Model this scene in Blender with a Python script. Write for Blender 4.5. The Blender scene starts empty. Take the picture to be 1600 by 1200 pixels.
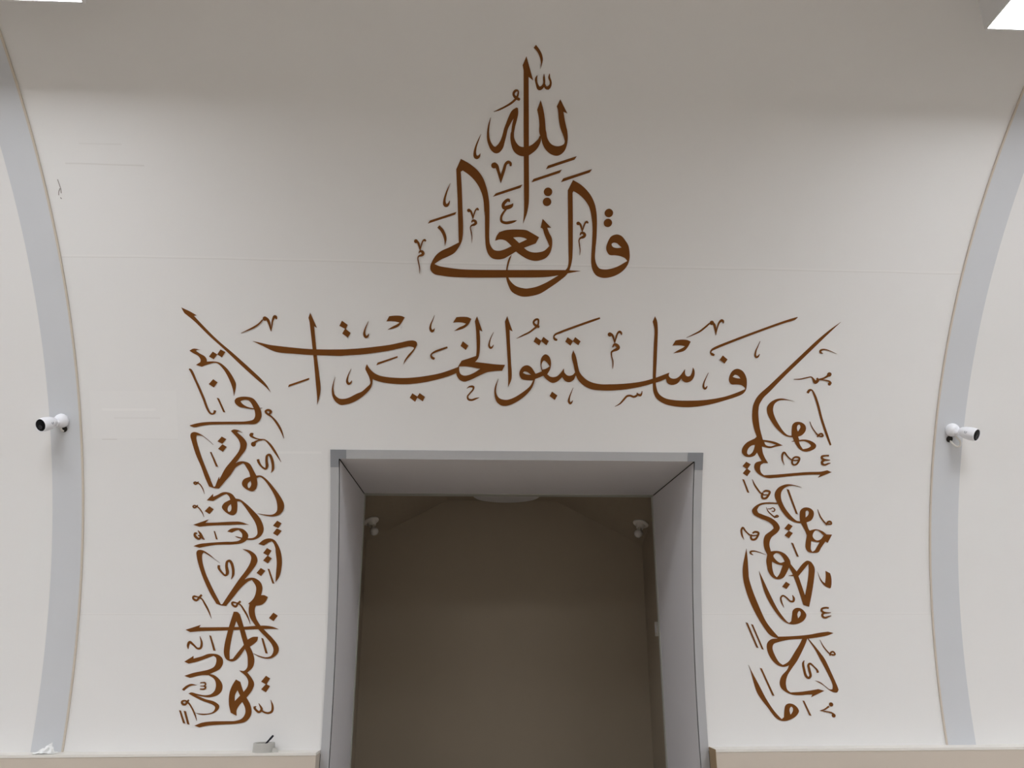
import bpy, bmesh, math, random
from mathutils import Vector, Matrix
from mathutils.geometry import tessellate_polygon

# ------------------------------------------------------------------ camera, world, exposure
S = bpy.context.scene
COL = S.collection
S.view_settings.view_transform = 'Standard'
S.view_settings.look = 'None'
S.view_settings.gamma = 1.0
S.view_settings.use_curve_mapping = False
S.view_settings.exposure = 0.0

F_PX, PITCH, YAW, ROLL = 1250.74, .31468, .04786, .00221      # for a 1600 px wide frame
EYE = Vector((0, 0, 1.6))

def cam_dir(u, v):
    c, s = math.cos(ROLL), math.sin(ROLL)
    u, v = c*u - s*v, s*u + c*v
    x, y, z = u, v*math.sin(PITCH), -v*math.cos(PITCH)
    c, s = math.cos(YAW), math.sin(YAW)
    return Vector((c*x + s*y, -s*x + c*y, z))

fwd = Vector((math.sin(YAW)*math.cos(PITCH), math.cos(YAW)*math.cos(PITCH), math.sin(PITCH)))
right, up = cam_dir(1, 0), cam_dir(0, -1)
cam = bpy.data.cameras.new('camera')
cam.sensor_fit = 'HORIZONTAL'
cam.sensor_width = 36.0
cam.lens = 36.0 * F_PX / 1600.0
cam.clip_start = .05
cam_o = bpy.data.objects.new('camera', cam)
COL.objects.link(cam_o)
m = Matrix.Identity(4)
for i in range(3):
    m[i][0], m[i][1], m[i][2], m[i][3] = right[i], up[i], -fwd[i], EYE[i]
cam_o.matrix_world = m
S.camera = cam_o

w = bpy.data.worlds.new('world')
S.world = w
w.use_nodes = True
w.node_tree.nodes['Background'].inputs[0].default_value = (1, .97, .93, 1)
w.node_tree.nodes['Background'].inputs[1].default_value = .05

LAMP_POWER = 18.8         # emission of the ceiling light diffusers
LAMP_COLOUR = (.965, 1.0, 1.055)

# ------------------------------------------------------------------ the vault's cross-section (a circle about a level axis)
R, YC, ZC = 3.64763, .95237, 1.10338
def wy(z): return YC + math.sqrt(max(0, R*R - (z-ZC)**2))       # the front wall's y at a height
def ph(z): return math.asin((z-ZC)/R)
def wp(x, phi, off=0.0):                                        # a point on the vault, off = inwards
    r = R - off
    return Vector((x, YC + r*math.cos(phi), ZC + r*math.sin(phi)))

# ------------------------------------------------------------------ materials
def mat(name, col, rough=.6, metal=0.0, noise=0.0, scale=30.0, bump=0.0, bscale=200.0, spec=.3, stretch=None):
    M = bpy.data.materials.new(name); M.use_nodes = True
    nt = M.node_tree; b = nt.nodes['Principled BSDF']
    b.inputs['Base Color'].default_value = (*col, 1)
    b.inputs['Roughness'].default_value = rough
    b.inputs['Metallic'].default_value = metal
    b.inputs['Specular IOR Level'].default_value = spec
    geo = nt.nodes.new('ShaderNodeNewGeometry')
    vec = geo.outputs['Position']
    if stretch:
        mp = nt.nodes.new('ShaderNodeMapping'); mp.inputs['Scale'].default_value = stretch
        nt.links.new(vec, mp.inputs['Vector']); vec = mp.outputs['Vector']
    n = nt.nodes.new('ShaderNodeTexNoise'); n.inputs['Scale'].default_value = scale; n.inputs['Detail'].default_value = 4
    nt.links.new(vec, n.inputs['Vector'])
    mx = nt.nodes.new('ShaderNodeMix'); mx.data_type = 'RGBA'
    mx.inputs['A'].default_value = (*[c*(1-noise) for c in col], 1)
    mx.inputs['B'].default_value = (*[min(1, c*(1+noise)) for c in col], 1)
    nt.links.new(n.outputs['Fac'], mx.inputs['Factor'])
    nt.links.new(mx.outputs['Result'], b.inputs['Base Color'])
    if bump:
        n2 = nt.nodes.new('ShaderNodeTexNoise'); n2.inputs['Scale'].default_value = bscale
        nt.links.new(geo.outputs['Position'], n2.inputs['Vector'])
        bp = nt.nodes.new('ShaderNodeBump'); bp.inputs['Strength'].default_value = bump; bp.inputs['Distance'].default_value = .002
        nt.links.new(n2.outputs['Fac'], bp.inputs['Height']); nt.links.new(bp.outputs['Normal'], b.inputs['Normal'])
    M['mix'] = mx.name
    return M

def emit(name, col, k):
    M = bpy.data.materials.new(name); M.use_nodes = True
    b = M.node_tree.nodes['Principled BSDF']
    b.inputs['Base Color'].default_value = (.8, .8, .8, 1)
    b.inputs['Emission Color'].default_value = (*col, 1)
    b.inputs['Emission Strength'].default_value = k
    return M

def wall_marks(M, items):
    # joints and filler patches of the plasterboard: rectangles in wall x / height, each with its own tint
    nt = M.node_tree; b = nt.nodes['Principled BSDF']
    geo = nt.nodes.new('ShaderNodeNewGeometry'); sx = nt.nodes.new('ShaderNodeSeparateXYZ')
    nt.links.new(geo.outputs['Position'], sx.inputs[0])
    wob = nt.nodes.new('ShaderNodeTexNoise'); wob.inputs['Scale'].default_value = 2.5
    nt.links.new(geo.outputs['Position'], wob.inputs['Vector'])
    wz = nt.nodes.new('ShaderNodeMath'); wz.operation = 'MULTIPLY_ADD'; wz.inputs[1].default_value = .012
    nt.links.new(wob.outputs['Fac'], wz.inputs[0]); nt.links.new(sx.outputs['Z'], wz.inputs[2])
    cur = nt.nodes[M['mix']].outputs['Result']
    for (cx, hw, cz, hh, tint, f) in items:
        a = nt.nodes.new('ShaderNodeMath'); a.operation = 'COMPARE'; a.inputs[1].default_value = cx; a.inputs[2].default_value = hw
        nt.links.new(sx.outputs['X'], a.inputs[0])
        c = nt.nodes.new('ShaderNodeMath'); c.operation = 'COMPARE'; c.inputs[1].default_value = cz; c.inputs[2].default_value = hh
        nt.links.new(wz.outputs[0], c.inputs[0])
        d = nt.nodes.new('ShaderNodeMath'); d.operation = 'MULTIPLY'
        nt.links.new(a.outputs[0], d.inputs[0]); nt.links.new(c.outputs[0], d.inputs[1])
        e = nt.nodes.new('ShaderNodeMath'); e.operation = 'MULTIPLY'; e.inputs[1].default_value = f
        nt.links.new(d.outputs[0], e.inputs[0])
        mx = nt.nodes.new('ShaderNodeMix'); mx.data_type = 'RGBA'
        mx.inputs['B'].default_value = (*tint, 1)
        nt.links.new(e.outputs[0], mx.inputs['Factor']); nt.links.new(cur, mx.inputs['A'])
        cur = mx.outputs['Result']
    nt.links.new(cur, b.inputs['Base Color'])

M_WALL = mat('cream wall paint', (.77, .757, .742), .75, noise=.012, scale=3, bump=.12, bscale=350, spec=.15)
DK, LT = (.50, .47, .43), (.86, .84, .82)
wall_marks(M_WALL, [
    (.25, 2.34, 3.468, .0022, DK, .20), (.25, 2.34, 3.474, .0035, LT, .25),
    (.25, 2.34, 1.764, .0020, DK, .22), (.25, 2.34, 1.768, .0030, LT, .30),
    (.25, 2.34, 1.752, .018, LT, .10),
    (-1.79, .185, 3.800, .0022, DK, .28), (-1.79, .10, 3.865, .0022, DK, .16),
    (-1.815, .225, 2.775, .115, LT, .16), (-1.80, .12, 2.760, .004, DK, .12), (-1.84, .14, 2.80, .006, LT, .4),
    (-1.95, .04, 2.655, .0022, DK, .35), (-1.70, .11, 2.657, .0016, DK, .15), (-.95, .12, 2.596, .006, LT, .4),
])
M_BAND = mat('grey rib paint', (.595, .605, .625), .55, noise=.02, scale=4, spec=.2)
M_BEAD = mat('tan edge bead', (.58, .51, .43), .6, noise=.05)
M_INK = mat('brown lettering vinyl', (.168, .058, .0105), .6, noise=.06, scale=14, spec=.1)
M_LOW = mat('beige lower wall paint', (.58, .51, .435), .7, noise=.02, scale=5, bump=.1, spec=.2)
M_CAP = mat('white ledge top', (.76, .73, .68), .6, noise=.02)
M_RAW = mat('raw fibreboard edge', (.34, .24, .14), .85, noise=.25, scale=60, stretch=(1, 1, 6))
M_JAMB = mat('grey jamb laminate', (.68, .66, .675), .5, noise=.015, scale=6, spec=.25)
M_JEDGE = mat('grey green jamb edge', (.44, .44, .395), .6, noise=.03)
M_ALU = mat('satin aluminium trim', (.45, .45, .458), .5, metal=.15, noise=.02, scale=8)
M_ALUC = mat('darker corner cap', (.27, .28, .30), .45, metal=.3, noise=.02)
M_GAP = mat('black joint', (.015, .014, .013), .9, noise=.1)
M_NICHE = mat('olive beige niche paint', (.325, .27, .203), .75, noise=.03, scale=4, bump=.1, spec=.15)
M_FLOOR = mat('beige carpet', (.42, .37, .31), .95, noise=.2, scale=40, bump=.5, bscale=500, spec=.1)
M_NFLOOR = mat('dark low bounce niche floor', (.07, .06, .05), .95, noise=.2, scale=40, bump=.5, bscale=500, spec=.1)  # unseen floor, darkened to cut light bouncing onto the niche ceiling
M_BOXL = mat('white light housing', (.72, .71, .70), .5, noise=.01)
M_LAMP = emit('lit diffuser', LAMP_COLOUR, LAMP_POWER)
M_WHITE = mat('white camera plastic', (.80, .80, .83), .35, noise=.01, spec=.4)
M_BLACK = mat('black glossy front', (.003, .003, .0035), .3, noise=.05, spec=.08)
M_GLASS = mat('dark lens', (.008, .008, .010), .15, noise=.05, spec=.25)
M_GREY = mat('grey print', (.36, .36, .38), .5, noise=.03)
M_CABLE = mat('off white cable', (.70, .67, .62), .5, noise=.03)
M_HOLE = mat('dark grommet', (.025, .02, .015), .7, noise=.2)
M_CERAM = mat('white lampholder plastic', (.62, .58, .53), .4, noise=.02)
M_BULB = mat('unlit frosted bulb', (.60, .57, .54), .25, noise=.01, spec=.5)
M_BRASS = mat('metal screw cap', (.5, .46, .38), .35, metal=.8, noise=.05)
M_DISC = mat('unlit disc light diffuser', (.62, .60, .60), .5, noise=.01)
M_PAPER = mat('white tissue paper', (.86, .86, .85), .8, noise=.02, scale=20)
M_TAPE = mat('pale grey tape', (.50, .49, .46), .6, noise=.05, scale=40)
M_PEN = mat('black pen plastic', (.012, .012, .02), .4, noise=.1)
M_PENCIL = mat('pencil scribble', (.30, .27, .25), .9, noise=.1)

# ------------------------------------------------------------------ mesh helpers
class MB:
    def __init__(self): self.v = []; self.f = []
    def add(self, vs, fs):
        n = len(self.v); self.v += [tuple(p) for p in vs]; self.f += [tuple(i+n for i in f) for f in fs]
    def box(self, a, b):
        x0, y0, z0 = a; x1, y1, z1 = b
        self.add([(x0,y0,z0),(x1,y0,z0),(x1,y1,z0),(x0,y1,z0),(x0,y0,z1),(x1,y0,z1),(x1,y1,z1),(x0,y1,z1)],
                 [(0,3,2,1),(4,5,6,7),(0,1,5,4),(1,2,6,5),(2,3,7,6),(3,0,4,7)])
    def strip(self, x0, x1, p0, p1, off0, off1, n=60):          # a bent bar lying along the vault
        vs, fs = [], []
        for i in range(n+1):
            p = p0 + (p1-p0)*i/n
            vs += [wp(x0,p,off0), wp(x1,p,off0), wp(x1,p,off1), wp(x0,p,off1)]
        for i in range(n):
            a, b = 4*i, 4*i+4
            for k in range(4):
                l = (k+1) % 4
                fs.append((a+k, a+l, b+l, b+k))
        fs += [(0,3,2,1), (4*n, 4*n+1, 4*n+2, 4*n+3)]
        self.add(vs, fs)
    def lathe(self, prof, o=(0,0,0), axis=(0,0,1), n=28, cap0=True, cap1=True):
        o = Vector(o); ax = Vector(axis).normalized()
        u = ax.orthogonal().normalized(); v = ax.cross(u)
        vs, fs = [], []
        for r, t in prof:
            for k in range(n):
                a = 2*math.pi*k/n
                vs.append(o + ax*t + (u*math.cos(a) + v*math.sin(a))*r)
        for i in range(len(prof)-1):
            for k in range(n):
                l = (k+1) % n
                fs.append((i*n+k, i*n+l, (i+1)*n+l, (i+1)*n+k))
        if cap0: fs.append(tuple(reversed(range(n))))
        if cap1: fs.append(tuple(range((len(prof)-1)*n, len(prof)*n)))
        self.add(vs, fs)
    def tube(self, pts, r, n=10):
        pts = [Vector(p) for p in pts]; vs, fs = [], []
        u = None
        for i, p in enumerate(pts):
            t = (pts[min(i+1, len(pts)-1)] - pts[max(i-1, 0)]).normalized()
            u = t.orthogonal().normalized() if u is None else (u - t*u.dot(t)).normalized()
            v = t.cross(u)
            for k in range(n):
                a = 2*math.pi*k/n
                vs.append(p + (u*math.cos(a) + v*math.sin(a))*r)
        for i in range(len(pts)-1):
            for k in range(n):
                l = (k+1) % n
                fs.append((i*n+k, i*n+l, (i+1)*n+l, (i+1)*n+k))
        fs += [tuple(reversed(range(n))), tuple(range((len(pts)-1)*n, len(pts)*n))]
        self.add(vs, fs)
    def prism(self, poly, d):                                   # planar polygon pushed along d
        n = len(poly); d = Vector(d)
        vs = [Vector(p) for p in poly] + [Vector(p)+d for p in poly]
        fs = [tuple(reversed(range(n))), tuple(range(n, 2*n))] + [(i, (i+1) % n, n+(i+1) % n, n+i) for i in range(n)]
        self.add(vs, fs)
    def build(self, name, material, parent=None, smooth=0.0, bevel=0.0, origin=None):
        me = bpy.data.meshes.new(name)
        o3 = Vector(origin) if origin is not None else Vector((0, 0, 0))
        me.from_pydata([tuple(Vector(p)-o3) for p in self.v], [], self.f)
        bm = bmesh.new(); bm.from_mesh(me)
        bmesh.ops.recalc_face_normals(bm, faces=bm.faces)
        bm.to_mesh(me); bm.free()
        me.materials.append(material)
        ob = bpy.data.objects.new(name, me); COL.objects.link(ob)
        ob.location = o3
        if parent: ob.parent = parent
        if smooth:
            for p in me.polygons: p.use_smooth = True
            for e in me.edges: pass
            me.set_sharp_from_angle(angle=math.radians(smooth))
        if bevel:
            b = ob.modifiers.new('bevel', 'BEVEL'); b.width = bevel; b.segments = 2; b.limit_method = 'ANGLE'
        return ob

def struct(o, label=None):
    o['kind'] = 'structure'
    if label: o['label'] = label
    return o
def tag(o, label, cat, group=None):
    o['label'] = label; o['category'] = cat
    if group: o['group'] = group
    return o
def thing(name, label, cat, loc, group=None):
    o = bpy.data.objects.new(name, None); COL.objects.link(o)
    o.location = loc; o.empty_display_size = .05
    return tag(o, label, cat, group)

# ------------------------------------------------------------------ the setting
XA, XB = -7.0, 7.0                     # the hall's ends
DL, DR, DT = -.78015, 1.26197, 2.60755 # outer edge of the portal trim
TW = .045                              # trim width
LEDGE = 1.08
FRONT = 4.48                           # face of the lower wall

# front half of the vault, with the portal cut out
vs, fs = [], []
xs = [XA, -4, DL+.02, .25, DR-.02, 4, XB]
p_low, p_top = ph(1.06), ph(DT-.02)
phis = [p_low + (p_top-p_low)*i/40 for i in range(41)] + [p_top + (math.pi/2-p_top)*i/70 for i in range(1, 71)]
for p in phis:
    for x in xs: vs.append(wp(x, p))
nx = len(xs)
for i in range(len(phis)-1):
    for k in range(nx-1):
        if i < 40 and k in (2, 3): continue
        fs.append((i*nx+k, (i+1)*nx+k, (i+1)*nx+k+1, i*nx+k+1))
b = MB(); b.add(vs, fs)
wall_front = struct(b.build('wall_front', M_WALL, smooth=40))

vs, fs = [], []
for i in range(81):
    p = math.pi/2 + (math.pi - ph(1.06) - math.pi/2)*i/80
    for x in (XA, XB): vs.append(wp(x, p))
for i in range(80): fs.append((2*i, 2*i+1, 2*i+3, 2*i+2))
b = MB(); b.add(vs, fs)
struct(b.build('wall_back', M_WALL, smooth=40))

for nm, x, d in (('wall_left', XA, -.1), ('wall_right', XB, .1)):
    poly = [(x, wy(0), 0)] + [wp(x, ph(0) + (math.pi-2*ph(0))*i/60) for i in range(61)]
    b = MB(); b.prism(poly[1:], (d, 0, 0)); struct(b.build(nm, M_WALL))

b = MB(); b.box((XA, 2*YC-FRONT-.2, -.1), (XB, FRONT, 0)); struct(b.build('floor', M_FLOOR))
b = MB(); b.box((-1.2, FRONT, -.1), (1.7, 6.3, 0)); struct(b.build('floor_niche', M_NFLOOR))  # separate dark piece added out of view to keep the niche dim

# lower walls with their ledges
def low_wall(name, x0, x1, face, deep, sgn):
    y0, y1 = sorted((face, face+sgn*deep))
    b = MB(); b.box((x0, y0, 0), (x1, y1, LEDGE-.012))
    o = struct(b.build(name, M_LOW))
    c = MB(); c.box((x0, y0-.002 if sgn > 0 else y0, LEDGE-.012), (x1, y1 if sgn > 0 else y1+.002, LEDGE))
    c.build('ledge_top', M_CAP, o)
    return o
low_wall('trim_1', XA, DL-.004, FRONT, .125, 1)
lw = low_wall('trim_2', DR+.006, XB, FRONT, .125, 1)
e = MB(); e.box((DR+.004, FRONT-.001, 0), (DR+.006, FRONT+.12, LEDGE)); e.build('raw_edge', M_RAW, lw)
low_wall('trim_3', XA, XB, 2*YC-FRONT, .125, -1)

# grey ribs round the vault, each with a thin tan bead on its inner edge
for n, (x0, x1, bx) in enumerate(((-2.2547, -2.1000, -2.1), (2.57177, 2.72794, 2.57177))):
    b = MB(); b.strip(x0, x1, ph(1.062), math.pi-ph(1.062), -.002, .004, 130)
    rib = struct(b.build('trim_%d' % (4+n), M_BAND, smooth=30))
    c = MB(); s = -1 if n == 0 else 1
    c.strip(min(bx, bx-s*.009), max(bx, bx-s*.009), ph(1.062), math.pi-ph(1.062), -.002, .007, 130)
    c.build('edge_bead', M_BEAD, rib, smooth=30)

# the portal: aluminium angle, corner caps, laminate jambs and head
IL, IR, IT = DL+TW, DR-TW, DT-TW
BACK = 5.415
pt = ph(DT)
def trim(name, x0, x1, p0, p1, off, m, parent=None, n=40):
    b = MB(); b.strip(x0, x1, p0, p1, -.002, off, n)
    return b.build(name, m, parent, smooth=30)
frame = trim('trim_6', DL, IL, ph(.05), pt, .006, M_ALU); struct(frame)
trim('head_trim', IL, IR, ph(IT), pt, .006, M_ALU, frame, 4)
trim('side_trim', IR, DR, ph(.05), pt, .006, M_ALU, frame)
for s, x0, x1 in ((0, DL, DL+.085), (1, DR-.085, DR)):
    c = MB()
    c.strip(x0, x1, ph(IT), pt, -.002, .0085, 6)
    xa = (DL, IL) if s == 0 else (IR, DR)
    c.strip(xa[0], xa[1], ph(DT-.088), ph(IT), -.002, .0085, 6)
    c.build('corner_cap', M_ALUC, frame, smooth=30)

def jamb(name, x, d):
    pz = [.0 + IT*i/40 for i in range(41)]
    poly = [(x, wy(z)+.006, z) for z in pz] + [(x, BACK, IT), (x, BACK, 0)]
    b = MB(); b.prism(poly, (d, 0, 0))
    o = struct(b.build(name, M_JAMB))
    g = MB()
    for i in range(40):
        z0, z1 = pz[i], pz[i+1]
        g.add([(x, wy(z0)+.008, z0), (x, wy(z1)+.008, z1), (x-d*.12, wy(z1)-.002, z1), (x-d*.12, wy(z0)-.002, z0)], [(0, 1, 2, 3)])
    g.build('joint_strip', M_GAP, o)
    e = MB(); e.box((min(x, x-d*.15), BACK-.03, 0), (max(x, x-d*.15), BACK+.004, IT-.003)); e.build('edge_strip', M_JEDGE, o)
    mtr = MB(); mtr.box((min(x, x-d*.13), wy(IT)+.004, IT-.0035), (max(x, x-d*.13), BACK-.03, IT)); mtr.build('corner_joint', M_GAP, o)
    return o
jamb('trim_7', IL, -.03)
jamb('trim_8', IR, .03)
b = MB(); b.box((IL, wy(IT)+.002, IT), (IR, BACK, IT+.03)); head = struct(b.build('trim_9', M_JAMB))
e = MB(); e.box((IL, BACK-.075, IT-.004), (IR, BACK+.004, IT)); e.build('edge_strip', M_JEDGE, head)

# the niche behind the portal: side walls, back wall and a ceiling with two sloping sides
NL, NR, NB = -.80, 1.278, 6.1
ZL, ZR = 2.338, 2.316                 # where the slopes meet the side walls
FL, FR, ZF = -.205, .627, 2.648       # flat middle of the ceiling
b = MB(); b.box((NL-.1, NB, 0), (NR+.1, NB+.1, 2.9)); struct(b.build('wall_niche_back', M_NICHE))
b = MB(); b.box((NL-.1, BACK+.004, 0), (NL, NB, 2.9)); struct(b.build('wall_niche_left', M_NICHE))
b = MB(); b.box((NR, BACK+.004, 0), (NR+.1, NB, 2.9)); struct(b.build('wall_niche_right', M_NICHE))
NF, ZFC, ZFM = BACK+.031, IT+.012, IT+.10   # near end of the niche ceiling: just above the head of the portal
def niche_z(x, y):
    t = (y-NF)/(NB-NF)
    if x < FL: k = (x-NL)/(FL-NL); a, b_ = ZFC + k*(ZFM-ZFC), ZL + k*(ZF-ZL)
    elif x > FR: k = (NR-x)/(NR-FR); a, b_ = ZFC + k*(ZFM-ZFC), ZR + k*(ZF-ZR)
    else: a, b_ = ZFM, ZF
    return a + t*(b_-a)
b = MB(); vs, fs = [], []; xs = [NL + (FL-NL)*i/8 for i in range(9)] + [FR + (NR-FR)*i/8 for i in range(9)]; nq = len(xs)
for i in range(9):
    y = NF + (NB-NF)*i/8
    vs += [(x, y, niche_z(x, y)) for x in xs] + [(x, y, 2.9) for x in xs]
for i in range(8):
    for k in range(nq-1):
        a = i*2*nq + k; fs.append((a, a+1, a+2*nq+1, a+2*nq)); fs.append((a+nq, a+3*nq, a+3*nq+1, a+nq+1))
b.add(vs, fs)
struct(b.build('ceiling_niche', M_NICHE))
b = MB()
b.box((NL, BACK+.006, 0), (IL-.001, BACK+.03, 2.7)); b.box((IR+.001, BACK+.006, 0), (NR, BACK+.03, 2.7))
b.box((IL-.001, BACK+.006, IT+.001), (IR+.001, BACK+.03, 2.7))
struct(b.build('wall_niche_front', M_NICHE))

# pencil scribble on the panel near the left rib
b = MB()
def scribble(pts, wd):
    for (x0, z0), (x1, z1) in zip(pts, pts[1:]):
        dx, dz = x1-x0, z1-z0; l = math.hypot(dx, dz); nx_, nz_ = -dz/l*wd, dx/l*wd
        q = [(x0+nx_, z0+nz_), (x0-nx_, z0-nz_), (x1-nx_, z1-nz_), (x1+nx_, z1+nz_)]
        b.add([wp(x, ph(z), .0012) for x, z in q], [(0, 1, 2, 3)])
scribble([(-2.029, 3.742), (-2.024, 3.71), (-2.027, 3.695)], .0022)
scribble([(-2.027, 3.712), (-2.037, 3.70), (-2.041, 3.688)], .002)
scribble([(-2.036, 3.680), (-2.030, 3.676)], .002)
b.build('pencil_scribble', M_PENCIL, wall_front)

# ------------------------------------------------------------------ ceiling light boxes (they light the hall)
def light_box(x0, x1, y0, y1, label):
    zb = 4.02
    root = thing('ceiling_light', label, 'light', ((x0+x1)/2, (y0+y1)/2, zb), 'box lights on the vault')
    def vz(y): return ZC + math.sqrt(R*R - (y-YC)**2) - .004
    n = 8; h = MB(); vs = []
    for i in range(n+1):
        y = y0+(y1-y0)*i/n
        vs += [(x0, y, zb+.012), (x1, y, zb+.012), (x1, y, vz(y)), (x0, y, vz(y))]
    fs = [(0, 1, 2, 3), (4*n, 4*n+3, 4*n+2, 4*n+1)]
    for i in range(n):
        a, c = 4*i, 4*i+4
        for k in range(4):
            l = (k+1) % 4
            fs.append((a+k, a+l, c+l, c+k))
    h.add(vs, fs)
    L = Vector(root.location)
    def local(mb): mb.v = [tuple(Vector(p)-L) for p in mb.v]; return mb
    local(h).build('housing', M_BOXL, root)
    f = MB(); t = .008
    f.box((x0, y0, zb), (x0+t, y1, zb+.012)); f.box((x1-t, y0, zb), (x1, y1, zb+.012))
    f.box((x0+t, y0, zb), (x1-t, y0+t, zb+.012)); f.box((x0+t, y1-t, zb), (x1-t, y1, zb+.012))
    local(f).build('rim', M_BOXL, root)
    d = MB(); d.box((x0+t, y0+t, zb+.003), (x1-t, y1-t, zb+.011))
    local(d).build('diffuser', M_LAMP, root)
    return root
LY0, LY1 = 1.90, 2.606
light_box(-2.765, -1.565, LY0+.022, LY1+.022, 'lit box light at the top left corner, above the left rib')
light_box(2.09, 3.29, LY0, LY1, 'lit box light at the top right corner, above the right rib')
for x0 in (-6.4, 5.7): light_box(x0, x0+1.2, LY0, LY1, 'added unseen box light farther along the front of the vault')  # out of view, added as extra light for the hall
for x0 in (-6.4, -2.77, 2.09, 5.7): light_box(x0, x0+1.2, .10, .70, 'lit box light near the crown of the vault, over the viewer')

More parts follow.
